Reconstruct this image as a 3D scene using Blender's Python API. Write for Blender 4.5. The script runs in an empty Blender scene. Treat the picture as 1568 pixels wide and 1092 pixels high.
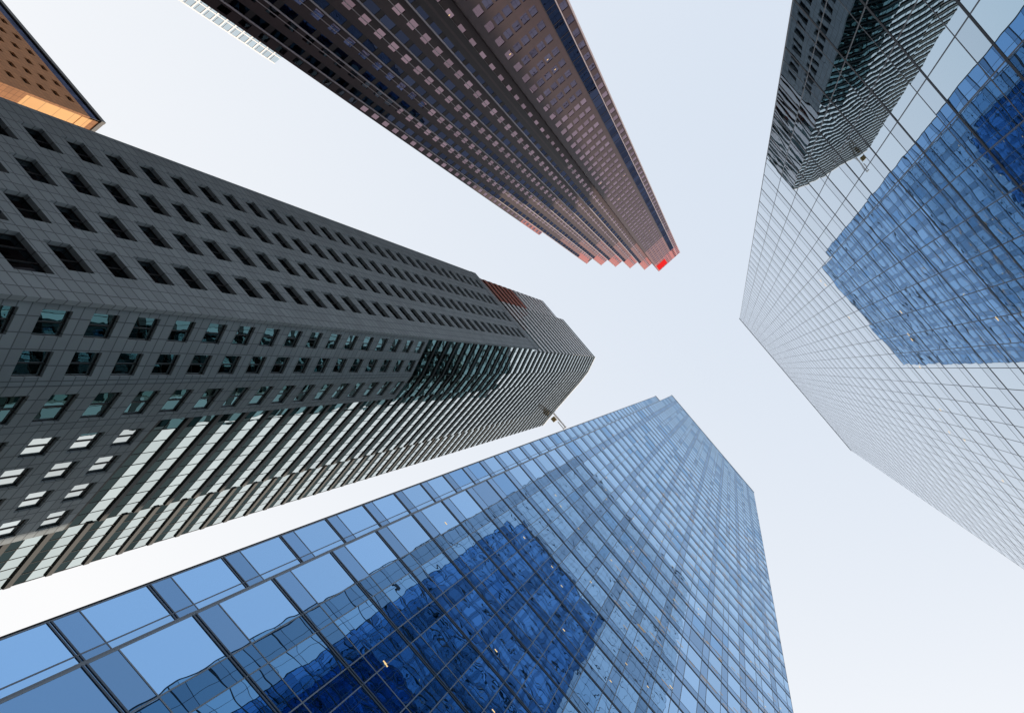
import bpy, math, random
from mathutils import Vector
random.seed(7)
R=random.random
UX,UY=.6466,.7629
VX,VY=.7629,-.6466
def W(u,v,z): return (UX*u+VX*v, UY*u+VY*v, z)

# ------------------------------------------------------------ materials
def newmat(name):
    m=bpy.data.materials.new(name); m.use_nodes=True
    nt=m.node_tree; nt.nodes.clear()
    out=nt.nodes.new('ShaderNodeOutputMaterial')
    return m,nt,out
def math_n(nt,op,a,b=None,clamp=False):
    n=nt.nodes.new('ShaderNodeMath'); n.operation=op; n.use_clamp=clamp
    for i,x in enumerate((a,b)):
        if x is None: continue
        if isinstance(x,(int,float)): n.inputs[i].default_value=x
        else: nt.links.new(x,n.inputs[i])
    return n.outputs[0]
def mixc(nt,fac,a,b,mode='MIX'):
    n=nt.nodes.new('ShaderNodeMixRGB'); n.blend_type=mode
    for i,x in enumerate((fac,a,b)):
        if isinstance(x,(int,float)): n.inputs[i].default_value=x
        elif isinstance(x,tuple): n.inputs[i].default_value=(x[0],x[1],x[2],1)
        else: nt.links.new(x,n.inputs[i])
    return n.outputs[0]
def glass(name,t0,t1,body,power=3.0,refl=.9,rough=.0,bump=.006,bscale=.7,var=.12,darkp=0.0,darkc=(.5,.6,.75)):
    m,nt,out=newmat(name); L=nt.links
    geo=nt.nodes.new('ShaderNodeNewGeometry')
    nz=nt.nodes.new('ShaderNodeTexNoise'); nz.inputs['Scale'].default_value=bscale
    nz.inputs['Detail'].default_value=1.5
    vm=nt.nodes.new('ShaderNodeVectorMath'); vm.operation='ADD'
    L.new(geo.outputs['Position'],vm.inputs[0])
    comb=nt.nodes.new('ShaderNodeCombineXYZ')
    r3=math_n(nt,'MULTIPLY',geo.outputs['Random Per Island'],37.0)
    L.new(r3,comb.inputs[0]); L.new(r3,comb.inputs[1]); L.new(comb.outputs[0],vm.inputs[1])
    L.new(vm.outputs[0],nz.inputs['Vector'])
    bp=nt.nodes.new('ShaderNodeBump'); bp.inputs['Strength'].default_value=1; bp.inputs['Distance'].default_value=bump
    L.new(nz.outputs[0],bp.inputs['Height'])
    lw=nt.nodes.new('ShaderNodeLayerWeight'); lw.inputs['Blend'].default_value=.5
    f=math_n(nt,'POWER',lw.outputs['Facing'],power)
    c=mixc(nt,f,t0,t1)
    rv=math_n(nt,'MULTIPLY',geo.outputs['Random Per Island'],7.31)
    rv=math_n(nt,'FRACT',rv)
    k=math_n(nt,'MULTIPLY',rv,-var); k=math_n(nt,'ADD',k,1.0)
    cb=nt.nodes.new('ShaderNodeCombineXYZ')
    for i in range(3): L.new(k,cb.inputs[i])
    c=mixc(nt,1.0,c,cb.outputs[0],'MULTIPLY')
    if darkp>0:
        d=math_n(nt,'LESS_THAN',geo.outputs['Random Per Island'],darkp)
        c2=mixc(nt,1.0,c,darkc,'MULTIPLY')
        c=mixc(nt,d,c,c2)
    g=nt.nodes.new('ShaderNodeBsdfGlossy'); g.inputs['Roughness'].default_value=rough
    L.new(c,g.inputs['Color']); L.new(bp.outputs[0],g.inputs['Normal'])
    df=nt.nodes.new('ShaderNodeBsdfDiffuse'); df.inputs['Color'].default_value=(*body,1)
    mx=nt.nodes.new('ShaderNodeMixShader'); mx.inputs[0].default_value=refl
    L.new(df.outputs[0],mx.inputs[1]); L.new(g.outputs[0],mx.inputs[2])
    L.new(mx.outputs[0],out.inputs[0])
    return m
def solid(name,col,rough=.6,metal=0.0,noise=.15,nscale=.5,joints=None,jcol=.45,spec=.5):
    m,nt,out=newmat(name); L=nt.links
    b=nt.nodes.new('ShaderNodeBsdfPrincipled')
    b.inputs['Roughness'].default_value=rough; b.inputs['Metallic'].default_value=metal
    b.inputs['Specular IOR Level'].default_value=spec
    geo=nt.nodes.new('ShaderNodeNewGeometry')
    nz=nt.nodes.new('ShaderNodeTexNoise'); nz.inputs['Scale'].default_value=nscale; nz.inputs['Detail'].default_value=6
    L.new(geo.outputs['Position'],nz.inputs['Vector'])
    k=math_n(nt,'MULTIPLY',nz.outputs[0],noise*2); k=math_n(nt,'ADD',k,1-noise)
    cb=nt.nodes.new('ShaderNodeCombineXYZ')
    for i in range(3): L.new(k,cb.inputs[i])
    c=mixc(nt,1.0,col,cb.outputs[0],'MULTIPLY')
    if joints:
        uv=nt.nodes.new('ShaderNodeUVMap')
        br=nt.nodes.new('ShaderNodeTexBrick'); br.offset=0.0; br.inputs['Scale'].default_value=1
        br.inputs['Brick Width'].default_value=joints[0]; br.inputs['Row Height'].default_value=joints[1]
        br.inputs['Mortar Size'].default_value=joints[2]; br.inputs['Mortar Smooth'].default_value=0
        br.inputs['Color1'].default_value=(1,1,1,1); br.inputs['Color2'].default_value=(.84,.84,.84,1)
        br.inputs['Mortar'].default_value=(jcol,jcol,jcol,1)
        L.new(uv.outputs[0],br.inputs['Vector'])
        c=mixc(nt,1.0,c,br.outputs['Color'],'MULTIPLY')
    L.new(c,b.inputs['Base Color']); L.new(b.outputs[0],out.inputs[0])
    return m
def emit(name,col,s):
    m,nt,out=newmat(name)
    e=nt.nodes.new('ShaderNodeEmission'); e.inputs[0].default_value=(*col,1); e.inputs[1].default_value=s
    nt.links.new(e.outputs[0],out.inputs[0]); return m

# ------------------------------------------------------------ mesh builder
class MB:
    def __init__(s,name,mats):
        s.name=name; s.v=[]; s.f=[]; s.m=[]; s.uv=[]; s.mats=mats; s.idx={k:i for i,k in enumerate(mats)}
    def quad(s,p,mat,uv):
        n=len(s.v); s.v+=p; s.f.append(tuple(range(n,n+len(p)))); s.m.append(s.idx[mat]); s.uv+=uv
    def prism(s,poly,z0,z1,mat,top=None):
        n=len(poly)
        for i in range(n):
            a=poly[i]; b=poly[(i+1)%n]; l=math.dist(a,b)
            s.quad([W(*a,z0),W(*b,z0),W(*b,z1),W(*a,z1)],mat,[(0,z0),(l,z0),(l,z1),(0,z1)])
        s.quad([W(*a,z1) for a in poly],top or mat,[a for a in poly])
        s.quad([W(*a,z0) for a in poly],top or mat,[a for a in poly])
    def finish(s):
        me=bpy.data.meshes.new(s.name); me.from_pydata(s.v,[],s.f)
        me.polygons.foreach_set('material_index',s.m)
        u=me.uv_layers.new(name='UVMap'); flat=[x for p in s.uv for x in p]
        u.data.foreach_set('uv',flat)
        for k in s.mats: me.materials.append(MATS[k])
        me.update()
        o=bpy.data.objects.new(s.name,me); bpy.context.scene.collection.objects.link(o); return o
class Wall:
    def __init__(s,mb,A,B,C):
        s.mb=mb; s.A=A; s.L=math.dist(A,B); s.t=((B[0]-A[0])/s.L,(B[1]-A[1])/s.L)
        n=(-s.t[1],s.t[0])
        if (A[0]-C[0])*n[0]+(A[1]-C[1])*n[1]<0: n=(-n[0],-n[1])
        s.n=n
    def P(s,a,d,z): return W(s.A[0]+s.t[0]*a+s.n[0]*d, s.A[1]+s.t[1]*a+s.n[1]*d, z)
    def box(s,s0,s1,d0,d1,z0,z1,m):
        P=s.P; q=s.mb.quad
        q([P(s0,d1,z0),P(s1,d1,z0),P(s1,d1,z1),P(s0,d1,z1)],m,[(s0,z0),(s1,z0),(s1,z1),(s0,z1)])
        q([P(s0,d0,z0),P(s0,d1,z0),P(s0,d1,z1),P(s0,d0,z1)],m,[(d0,z0),(d1,z0),(d1,z1),(d0,z1)])
        q([P(s1,d0,z0),P(s1,d1,z0),P(s1,d1,z1),P(s1,d0,z1)],m,[(d0,z0),(d1,z0),(d1,z1),(d0,z1)])
        q([P(s0,d0,z1),P(s0,d1,z1),P(s1,d1,z1),P(s1,d0,z1)],m,[(s0,d0),(s0,d1),(s1,d1),(s1,d0)])
        q([P(s0,d0,z0),P(s0,d1,z0),P(s1,d1,z0),P(s1,d0,z0)],m,[(s0,d0),(s0,d1),(s1,d1),(s1,d0)])
    def pane(s,s0,s1,d,z0,z1,m,jit=0.0):
        a=(R()*2-1)*jit; b=(R()*2-1)*jit; w=(s1-s0)/2; h=(z1-z0)/2
        P=s.P
        s.mb.quad([P(s0,d-a*w-b*h,z0),P(s1,d+a*w-b*h,z0),P(s1,d+a*w+b*h,z1),P(s0,d-a*w+b*h,z1)],m,[(s0,z0),(s1,z0),(s1,z1),(s0,z1)])
# pat = repeating list of (width, glass, probability of spandrel glass instead)
def curtain(w,z0,z1,mod,st,gl,sp,mu,sph=1.1,mw=.06,out=.02,hh=.1,hout=.03,jit=.004,hmat=None,base=.12,s0=0,s1=None,thin=True,pat=None,double=False,hskip=1):
    s1=w.L if s1 is None else s1
    pat=pat or [(mod,gl,0)]
    tot=sum(p[0] for p in pat); n=max(1,round((s1-s0)/tot)); sc=(s1-s0)/(n*tot)
    edges=[s0]; kinds=[]
    for i in range(n):
        for p in pat: edges.append(edges[-1]+p[0]*sc); kinds.append(p)
    nf=max(1,round((z1-z0)/st)); stt=(z1-z0)/nf
    for k in range(nf):
        z=z0+k*stt
        for i,kd in enumerate(kinds):
            a,b=edges[i],edges[i+1]
            w.pane(a,b,base,z,z+sph,sp,jit)
            w.pane(a,b,base,z+sph,z+stt,sp if R()<kd[2] else kd[1],jit)
        if double:
            w.box(s0,s1,base-.06,base+hout,z-hh,z-hh*.35,hmat or mu); w.box(s0,s1,base-.06,base+hout,z+hh*.35,z+hh,hmat or mu)
        elif k%hskip==0: w.box(s0,s1,base-.06,base+hout,z-hh/2,z+hh/2,hmat or mu)
        if thin: w.box(s0,s1,base-.06,base+out*.8,z+sph-.025,z+sph+.025,mu)
    for a in edges:
        w.box(a-mw/2,a+mw/2,base-.07,base+out,z0,z1,mu)
def punched(w,z0,z1,st,bay,ww,wh,wall,gl,fr,rec=.35,off=None,sill=1.0,ext=0.0,mull=1,jit=.003,lit=None,litp=0,s0=0,s1=None,slots=None):
    s1=w.L if s1 is None else s1
    nf=max(1,round((z1-z0)/st)); stt=(z1-z0)/nf
    n=max(1,int((s1-s0-.2)//bay)); 
    if off is None: off=s0+((s1-s0)-n*bay)/2
    for k in range(nf):
        z=z0+k*stt; za=z+sill; zb=za+wh
        pz=z if k==0 else z-(stt-sill-wh)
        w.box(s0-ext,s1+ext,0,rec,pz,za,wall)
        cur=s0-ext
        for i in range(n):
            c=off+(i+.5)*bay; a=c-ww/2; b=c+ww/2
            w.box(cur,a,0,rec,za,zb,wall); cur=b
            w.pane(a,b,.05,za,zb,gl,jit)
            if fr:
                for j in range(mull):
                    x=a+(j+1)*ww/(mull+1); w.box(x-.05,x+.05,.03,.12,za,zb,fr)
                w.box(a,b,.03,.10,za,za+.07,fr); w.box(a,b,.03,.10,zb-.07,zb,fr)
                w.box(a,a+.06,.03,.11,za,zb,fr); w.box(b-.06,b,.03,.11,za,zb,fr)
            if lit and R()<litp:
                x=a+ww*(.2+.4*R()); y=za+wh*(.5+.3*R()); w.box(x,x+.28,.055,.07,y,y+.12,lit)
        w.box(cur,s1+ext,0,rec,za,zb,wall)
        if k==nf-1: w.box(s0-ext,s1+ext,0,rec,zb,z1,wall)

MATS={}
M=MATS
M['blue']=glass('blue_glass',(.27,.51,.85),(.66,.83,.98),(.006,.085,.18),power=2.4,refl=.93,bump=.010,bscale=.5,var=.10,darkp=.12,darkc=(.68,.77,.85))
M['bluesp']=glass('blue_spandrel_glass',(.15,.31,.56),(.55,.72,.92),(.006,.07,.15),power=2.4,refl=.9,bump=.006,bscale=.5,var=.2)
M['bmul']=solid('blue_grey_mullion',(.22,.28,.36),.4,.0)
M['bmul2']=solid('blue_grey_transom',(.08,.12,.18),.4,.2)
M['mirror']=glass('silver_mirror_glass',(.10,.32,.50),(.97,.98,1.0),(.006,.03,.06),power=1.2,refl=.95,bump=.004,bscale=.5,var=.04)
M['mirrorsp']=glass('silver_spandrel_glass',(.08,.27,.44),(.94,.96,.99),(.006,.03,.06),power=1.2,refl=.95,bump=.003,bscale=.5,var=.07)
M['mmul']=solid('grey_mullion',(.11,.13,.16),.45,.3)
M['mhor']=solid('dark_transom',(.03,.04,.055),.45,.3)
M['conc']=solid('grey_stone_panel',(.33,.385,.425),.75,0,.16,.3,joints=(1.26,.9,.045),jcol=.45,spec=.2)
M['dkgl']=glass('dark_window_glass',(.07,.09,.11),(.30,.36,.38),(.006,.007,.008),power=2,refl=.9,bump=.003,bscale=.6,var=.5)
M['mid']=glass('teal_side_glass',(.12,.27,.30),(.45,.60,.62),(.006,.02,.025),power=1.6,refl=.9,bump=.006,bscale=.6,var=.3)
M['sidegl']=glass('side_window_glass',(.42,.54,.55),(.98,.99,.98),(.006,.01,.012),power=1.0,refl=.95,bump=.006,bscale=.6,var=.25)
M['frame']=solid('window_frame',(.02,.022,.025),.5)
M['green']=glass('green_tinted_glass',(.26,.42,.40),(.99,1.0,.99),(.01,.02,.022),power=1.1,refl=.95,bump=.02,bscale=.28,var=.12)
M['greensp']=glass('dark_green_spandrel',(.02,.035,.038),(.11,.15,.15),(.008,.012,.012),power=2,refl=.9,bump=.003,var=.3)
M['gmul']=solid('green_black_mullion',(.014,.020,.022),.5,spec=.2)
M['louvre']=solid('light_metal_louvre',(.78,.82,.86),.5,.0)
M['redlouv']=solid('rust_louvre',(.42,.13,.09),.6)
M['roof']=solid('roof_gravel',(.12,.12,.12),.9,nscale=2)
M['core']=solid('dark_core',(.02,.022,.025),.9)
M['gran']=solid('red_granite',(.042,.018,.024),.5,0,.15,.4,joints=(1.4,1.0,.02),jcol=.6,spec=.25)
M['grgl']=glass('bronze_window_glass',(.22,.14,.165),(.52,.38,.43),(.03,.015,.018),power=1.6,refl=.9,bump=.004,bscale=.6,var=.3)
M['grfr']=solid('granite_window_frame',(.018,.010,.014),.5,spec=.2)
M['strip']=solid('pale_corner_trim',(.38,.33,.37),.5,0)
M['navygl']=glass('navy_glass',(.02,.026,.045),(.09,.11,.19),(.01,.010,.02),power=1.6,refl=.9,bump=.004,var=.4)
M['glowcap']=solid('granite_red_glow_crown',(.42,.085,.08),.5,joints=(1.4,1.0,.03))  # red glow around the crown put into the granite colour
M['glowmid']=solid('granite_red_glow_band',(.16,.045,.05),.5,joints=(1.4,1.0,.03))  # weaker step of the crown's red glow, painted into the granite
M['sign']=emit('red_sign_light',(1.0,.03,.03),.9)
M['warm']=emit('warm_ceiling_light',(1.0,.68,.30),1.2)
M['warmrefl']=emit('warm_reflection_flecks',(.80,.55,.30),.6)  # emissive colour imitating warm reflections, no lamp behind it
M['orange']=solid('orange_terracotta',(.78,.42,.16),.7,0,.12,.1,joints=(6,4,.12),jcol=.6)
M['brown']=solid('brown_brick',(.36,.16,.065),.8,0,.2,.3,joints=(1.5,1.3,.06),jcol=.5)
M['pale']=glass('pale_glass',(.62,.78,.88),(.9,.95,.98),(.3,.36,.4),power=1.5,refl=.6,var=.15)
M['white']=solid('white_painted_metal',(.75,.76,.78),.5)
M['yellow']=solid('ochre_machine_paint',(.45,.33,.15),.5)
M['asph']=solid('asphalt',(.05,.05,.052),.85,nscale=3)
M['pave']=solid('pavement_concrete',(.28,.27,.26),.85,joints=(1.5,1.5,.02))
M['paint']=solid('road_paint',(.75,.74,.7),.7)
M['earth']=solid('ground_mat',(.12,.12,.115),.9,nscale=.05)

# ------------------------------------------------------------ blue glass tower (bottom)
def tower_blue():
    mb=MB('blue_glass_office_tower',['blue','bluesp','bmul','bmul2','core','roof','warm','warmrefl','greensp','mid','gmul'])
    H=215
    poly=[(-5.8,-20.75),(35.6,-20.75),(35.6,-62),(-9,-62),(-9,-24.95),(-5.8,-24.95)]
    mb.prism(poly,0,H,'core','roof')
    C=(15,-42)
    kw=dict(sph=1.1,mw=.055,out=.015,hh=.10,hout=.03,jit=.0030,hmat='bmul2')
    w=Wall(mb,poly[0],poly[1],C)
    curtain(w,5,H,1.5,4.0,'blue','bluesp','bmul',pat=[(1.95,'blue',.05),(.95,'bluesp',0),(1.95,'blue',.05),(.95,'blue',.3)],double=True,**kw)
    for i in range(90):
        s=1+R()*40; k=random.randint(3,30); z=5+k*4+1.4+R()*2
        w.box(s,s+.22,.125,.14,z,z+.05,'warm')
    for i in range(420):  # added glowing flecks in place of warm reflections in the glass
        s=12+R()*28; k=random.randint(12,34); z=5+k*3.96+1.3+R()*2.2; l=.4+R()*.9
        w.box(s,min(s+l,w.L),.125,.135,z,z+.06,'warmrefl')
    for a,b in ((1,2),(2,3)):
        w=Wall(mb,poly[a],poly[b],C)
        curtain(w,5,H,1.6,4.0,'blue','bluesp','bmul',**kw)
    w=Wall(mb,poly[3],poly[4],C)
    curtain(w,5,H,1.6,4.0,'mid','greensp','gmul',sph=1.1)
    for a,b in ((4,5),(5,0)):
        w=Wall(mb,poly[a],poly[b],(0,-30) if b==0 else C)
        curtain(w,5,H,1.6,4.0,'blue','bluesp','bmul',double=True,**kw)
    for i in range(6):
        w=Wall(mb,poly[i],poly[(i+1)%6],C if i!=5 else (0,-30))
        w.box(-.2 if i in(0,2,4) else 0,w.L+(.2 if i in(0,2,4) else 0),0,.2,H,H+1.0,'bmul')
    return mb.finish()
tower_blue()

# ------------------------------------------------------------ mirrored tower (right)
def tower_mirror():
    mb=MB('mirrored_glass_office_tower',['mirror','mirrorsp','mmul','mhor','core','roof','warm'])
    H=200
    poly=[(-9.8,11.72),(42.5,11.72),(42.5,50),(-9.8,50)]
    mb.prism(poly,0,H,'core','roof')
    C=(15,30)
    for i in range(4):
        w=Wall(mb,poly[i],poly[(i+1)%4],C)
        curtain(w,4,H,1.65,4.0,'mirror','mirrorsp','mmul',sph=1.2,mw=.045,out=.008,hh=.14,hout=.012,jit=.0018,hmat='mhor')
        w.box(-.2 if i%2==0 else 0,w.L+(.2 if i%2==0 else 0),0,.2,H,H+.4,'mmul')
    w=Wall(mb,poly[0],poly[1],C)
    for i in range(26):
        s=8+R()*30; z=4+random.randint(2,14)*4+1.6+R()*1.8
        w.box(s,s+.25,.125,.14,z,z+.05,'warm')
    return mb.finish()
tower_mirror()

# ------------------------------------------------------------ stone + glass tower (left)
def tower_stone():
    mb=MB('stone_and_glass_tower',['conc','dkgl','sidegl','frame','green','greensp','gmul','louvre','redlouv','roof','core','warm'])
    H3,Hc,h1,Ht=160,104,62,230
    G=[(-34.5,-33.2),(-31.8,-39.3),(-30.9,-43.6),(-28.9,-57),(-27.7,-63.5)]
    C=(-45,-48)
    low=[(-57.6,-33.2)]+G+[(-57.6,-63.5)]
    mb.prism(low,0,H3,'core','roof')
    up=[(-58.4,-34.0),(-34.15,-34.0)]+G[1:]+[(-58.4,-63.5)]
    mb.prism([(-51,-34.0)]+up[1:6]+[(-51,-63.5)],H3,Ht,'core','roof')
    mb.prism([(-58.4,-34.0),(-51,-34.0),(-51,-63.5),(-58.4,-63.5)],H3,222,'core','roof')
    w=Wall(mb,(-57.6,-33.2),G[0],C)
    punched(w,6,49,4.3,5.05,4.0,2.7,'conc','dkgl','frame',rec=.5,ext=.5,mull=2,off=1.4)
    punched(w,49,H3-2,3.62,5.05,3.0,2.0,'conc','dkgl','frame',rec=.5,ext=.5,mull=1,off=1.2,sill=.8)
    w.box(-.5,w.L+.5,0,.56,H3-2,H3+.8,'conc')
    gk=dict(sph=1.6,mw=.05,out=.03,hh=.6,hout=.16,jit=.008)
    for i in range(4):
        w=Wall(mb,G[i],G[i+1],C)
        top=Hc if i<2 else h1
        z1=Ht if i>0 else H3
        if i<3:
            bay=w.L/max(1,round(w.L/3.4))-.12
            punched(w,6,top,3.62,bay,bay*.64,2.1,'conc','sidegl','frame',rec=.3,sill=.8,mull=1,ext=.0)
        else: top=6
        curtain(w,top,z1,1.45,3.7,'green','greensp','gmul',**gk)
        if i==0:
            w2=Wall(mb,up[1],up[2],C); curtain(w2,H3,Ht,1.45,3.7,'green','greensp','gmul',**gk)
    w=Wall(mb,(-51,-34.0),up[1],C)
    curtain(w,H3+1,Ht,1.5,3.8,'greensp','greensp','gmul',sph=1.2,jit=.003)
    for k in range(18): w.box(0,w.L+.1,.1,.22,H3+1+k*3.8,H3+2.7+k*3.8,'louvre')
    w=Wall(mb,(-58.4,-34.0),(-51,-34.0),C)
    curtain(w,H3+1,222,1.5,3.8,'dkgl','greensp','gmul',sph=1.2,jit=.003)
    for k in range(16):
        w.box(0,w.L-.01,.1,.24,H3+1+k*3.8,H3+3.0+k*3.8,'redlouv' if k<8 else 'louvre')
    for i in range(1,5):
        w=Wall(mb,up[i],up[i+1],C); w.box(0,w.L,0,.4,Ht,Ht+1,'louvre')
    for A,B in (((-57.6,-33.2),(-57.6,-63.5)),((-57.6,-63.5),G[4])):
        w=Wall(mb,A,B,C); punched(w,6,H3,3.62,4.6,2.3,1.7,'conc','dkgl','frame',rec=.4)
    return mb.finish()
tower_stone()

# ------------------------------------------------------------ red granite skyscraper (top)
def tower_red():
    mb=MB('red_granite_skyscraper',['gran','grgl','grfr','strip','navygl','glowcap','glowmid','sign','roof','core','warm'])
    H=275
    pts=[(-51.0,14.85),(-50.6,3.0)]
    for k in range(1,6):
        pts.append((-50.6-4.4*k,3-4.2*(k-1))); pts.append((-50.6-4.4*k,3-4.2*k))
    poly=pts+[(-100,-18),(-100,14.85)]
    mb.prism(poly,0,H,'core','roof')
    low=[(-77,-18),(-77,-20.6),(-100,-20.6),(-100,-18.0)]
    mb.prism(low,0,224,'core','roof')
    C=(-90,0)
    st=3.55
    cap=16
    def face(w,z1,**k):
        a=z1-cap-28.4
        punched(w,5,a,st,1.42,1.06,1.75,'gran','grgl',None,rec=.10,sill=.9,lit='warm',litp=.012,**k)
        punched(w,a,z1-cap,st,1.42,1.06,1.75,'glowmid','grgl',None,rec=.10,sill=.9,**k)
        punched(w,z1-cap,z1,st,1.42,1.06,1.75,'glowcap','grgl',None,rec=.10,sill=.9,**k)
    w=Wall(mb,pts[0],pts[1],C)
    face(w,H,s0=3.4,s1=w.L)
    face(w,H,s0=0,s1=1.6)
    curtain(w,5,H-cap,1.3,st,'navygl','navygl','grfr',sph=1.0,mw=.12,s0=1.6,s1=3.4)
    w.box(1.5,1.64,0,.25,0,H,'strip')
    punched(w,H-cap,H,st,1.25,.9,1.75,'glowcap','navygl',None,rec=.12,s0=1.6,s1=3.4)
    w.box(7,11.4,.14,.35,H-12,H-3,'sign')
    w.box(-.1,.12,0,.3,0,H,'strip')
    for k in range(5):
        A=pts[2+2*k]; B=pts[3+2*k]
        w=Wall(mb,A,B,C)
        face(w,H-(0 if k<4 else 2),s0=0,s1=3.0)
        curtain(w,5,H-cap,1.2,st,'navygl','grfr','grfr',sph=1.0,mw=.12,s0=3.0,s1=4.2,base=.04)
        w.box(3.0,4.2,0,.1,H-cap,H,'glowcap')
        w.box(w.L-.12,w.L+.08,0,.24,0,H,'strip')
        w.box(1.55,1.65,.1,.16,0,H,'strip')
        if k==0:
            w.box(1.6,3.4,.1,.9,0,137,'grfr'); w.box(2.35,2.65,.9,1.0,0,137,'gran')
    for k in range(5):
        A=pts[1+2*k]; B=pts[2+2*k]
        w=Wall(mb,A,B,(A[0]-1,A[1]+3)); punched(w,5,H,st,1.38,.98,1.9,'gran','grgl',None,rec=.10)
    w=Wall(mb,low[0],low[1],C); punched(w,5,204,st,1.2,.9,1.75,'gran','grgl',None,rec=.1)
    punched(w,204,224,st,1.2,.9,1.9,'glowcap','grgl',None,rec=.1)
    w=Wall(mb,(-100,14.85),(-51.0,14.85),(-80,0)); punched(w,5,H,st,1.5,1.0,1.9,'gran','grgl',None,rec=.1)
    w=Wall(mb,(-100,-20.6),(-77,-20.6),(-80,0)); punched(w,5,224,st,1.5,1.0,1.9,'gran','grgl',None,rec=.1)
    return mb.finish()
tower_red()

# ------------------------------------------------------------ orange building (far upper left)
def tower_orange():
    mb=MB('orange_terracotta_building',['orange','brown','dkgl','frame','navygl','strip','roof','core'])
    H=200; A=(-181,-98)
    poly=[A,(-240,-98),(-240,-140),(-181,-140)]
    mb.prism(poly,0,H,'core','roof'); C=(-210,-120)
    w=Wall(mb,poly[0],poly[1],C)
    punched(w,60,H-4,4.0,6,2.4,1.6,'brown','dkgl','frame',rec=.6,ext=.6)
    curtain(w,H-4,H-.8,2,3.2,'navygl','navygl','frame',s0=-.5,base=.5,hout=.05)
    w.box(-.9,w.L,0,.9,H-.8,H+.5,'frame')
    w=Wall(mb,poly[0],poly[3],C)
    punched(w,60,H-21,4.0,6,2.4,1.6,'brown','dkgl','frame',rec=.6)
    w.box(0,w.L,0,.6,H-21,H-6,'orange'); w.box(0,w.L,0,.75,H-6,H-3,'orange')
    w.box(0,w.L,0,.5,H-3,H-.8,'brown'); w.box(0,w.L,0,.8,H-.8,H+.5,'frame')
    return mb.finish()
tower_orange()

# ------------------------------------------------------------ pale glass tower (behind)
def tower_pale():
    mb=MB('pale_glass_tower',['pale','white','roof','core'])
    H=260; poly=[(-209,-60),(-209,0),(-250,0),(-250,-60)]
    mb.prism(poly,0,H,'core','roof'); C=(-230,-30)
    for i in range(4):
        w=Wall(mb,poly[i],poly[(i+1)%4],C)
        curtain(w,60,H,3,4,'pale','pale','white',sph=1.2,mw=.35,out=.15,hh=.6,hout=.12)
    return mb.finish()
tower_pale()

# ------------------------------------------------------------ facade maintenance crane on the roof
def crane():
    mb=MB('rooftop_maintenance_crane',['white','yellow','frame'])
    w=Wall(mb,(-32,-59),(-25,-59),(-28,-66))
    z=231.1
    w.box(0,3.4,-1.2,1.0,z,z+1.4,'yellow'); w.box(.6,2.2,-.8,.6,z+1.4,z+3.6,'yellow')
    w.box(2.0,2.5,-.3,.2,z+3.6,z+5.2,'frame')
    w.box(1.4,10.0,-.25,.15,z+4.3,z+4.8,'white'); w.box(.2,1.4,-.5,.4,z+4.1,z+5.1,'yellow')
    w.box(6.5,9.7,-.8,-.55,z+3.6,z+3.85,'white'); w.box(9.6,9.9,-.9,.5,z+3.4,z+4.3,'white')
    for i in range(6): w.box(2.8+i*1.1,2.9+i*1.1,-.2,.1,z+4.8,z+5.5,'white')
    w.box(2.5,9.0,-.1,0.0,z+5.5,z+5.6,'white')
    w.box(4.6,6.2,-.7,.7,z-1.2,z-.2,'yellow')
    w.box(4.7,4.75,-.05,0,z-.2,z+4.3,'frame'); w.box(6.05,6.1,-.05,0,z-.2,z+4.3,'frame')
    return mb.finish()
crane()

# ------------------------------------------------------------ ground, road, pavement
def sheet(name,rects,z,mat,h=0):
    mb=MB(name,[mat])
    for a,b,c,d in rects:
        p=[(a,c),(b,c),(b,d),(a,d)]
        if h: mb.prism(p,z,z+h,mat)
        else: mb.quad([W(*q,z) for q in p],mat,p)
    return mb.finish()
sheet('ground',[(-3000,3000,-3000,3000)],0,'earth')
sheet('road',[(-400,400,-13,6),(-30,-13,-400,-13),(-30,-13,6,400)],.004,'asph')
sheet('pavement',[(-12.8,400,-300,-13.2),(-400,-30.2,-300,-13.2),(-12.8,400,6.2,300),(-400,-30.2,6.2,300)],0,'pave',.13)
sheet('road_markings',[(-390+i*6,-387+i*6,-3.6,-3.45) for i in range(58)]+[(-8+i*6,-5+i*6,-3.6,-3.45) for i in range(60)]+[(-12.2,-9.4,-12.5+i*1.2,-11.9+i*1.2) for i in range(15)],.008,'paint')

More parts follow.
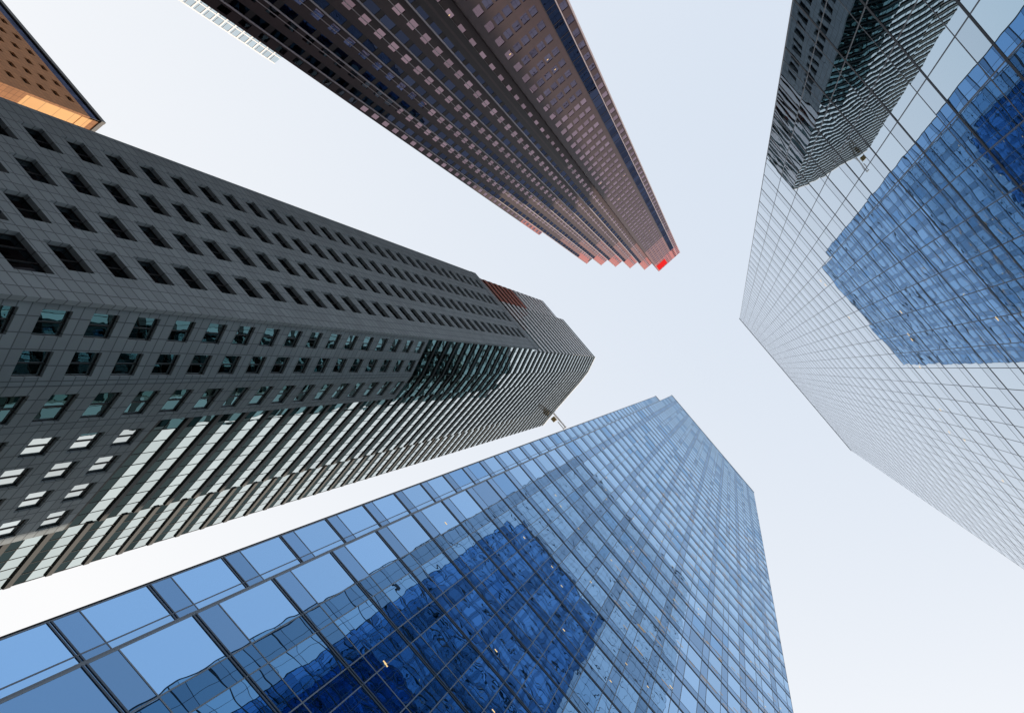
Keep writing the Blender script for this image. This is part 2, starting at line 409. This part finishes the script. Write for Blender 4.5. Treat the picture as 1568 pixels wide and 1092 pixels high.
# ------------------------------------------------------------ world + sun
sc=bpy.context.scene
wd=bpy.data.worlds.new('World'); sc.world=wd; wd.use_nodes=True
nt=wd.node_tree; nt.nodes.clear(); L=nt.links
s=Vector(W(1,-.3,0)).normalized()
elev=math.radians(35)
sd=Vector((s.x*math.cos(elev),s.y*math.cos(elev),math.sin(elev)))
sky=nt.nodes.new('ShaderNodeTexSky'); sky.sky_type='NISHITA'; sky.sun_disc=False
sky.sun_elevation=elev; sky.sun_rotation=math.atan2(s.x,s.y); sky.dust_density=4; sky.air_density=1
tc=nt.nodes.new('ShaderNodeTexCoord'); sx=nt.nodes.new('ShaderNodeSeparateXYZ'); L.new(tc.outputs['Generated'],sx.inputs[0])
t=math_n(nt,'MULTIPLY',sx.outputs[0],-.32)
t=math_n(nt,'ADD',t,math_n(nt,'MULTIPLY',sx.outputs[1],.5))
t=math_n(nt,'ADD',t,math_n(nt,'MULTIPLY',math_n(nt,'SUBTRACT',1.0,sx.outputs[2]),1.3))
t=math_n(nt,'ADD',t,.25,True)
hz=mixc(nt,t,(6.8,7.75,9.1),(10.2,10.2,10.25))
col=mixc(nt,.95,sky.outputs[0],hz)
bg=nt.nodes.new('ShaderNodeBackground'); bg.inputs[1].default_value=.1
L.new(col,bg.inputs[0]); wo=nt.nodes.new('ShaderNodeOutputWorld'); L.new(bg.outputs[0],wo.inputs[0])
ld=bpy.data.lights.new('sun','SUN'); ld.energy=3.2; ld.angle=math.radians(1.5); ld.color=(1,.82,.64)
lo=bpy.data.objects.new('sun',ld); lo.rotation_euler=sd.to_track_quat('Z','Y').to_euler(); lo.location=(0,0,400)
sc.collection.objects.link(lo)

# ------------------------------------------------------------ camera: straight up, shifted lens
cd=bpy.data.cameras.new('camera'); co=bpy.data.objects.new('camera',cd); sc.collection.objects.link(co)
co.rotation_euler=(math.pi,0,0)
co.location=(0,0,1.5)
cd.sensor_width=36; cd.lens=1000/1568*36; cd.shift_x=-336/1568; cd.shift_y=18/1568
cd.clip_start=.1; cd.clip_end=8000
sc.camera=co
sc.view_settings.view_transform='Standard'; sc.view_settings.look='None'; sc.view_settings.exposure=0
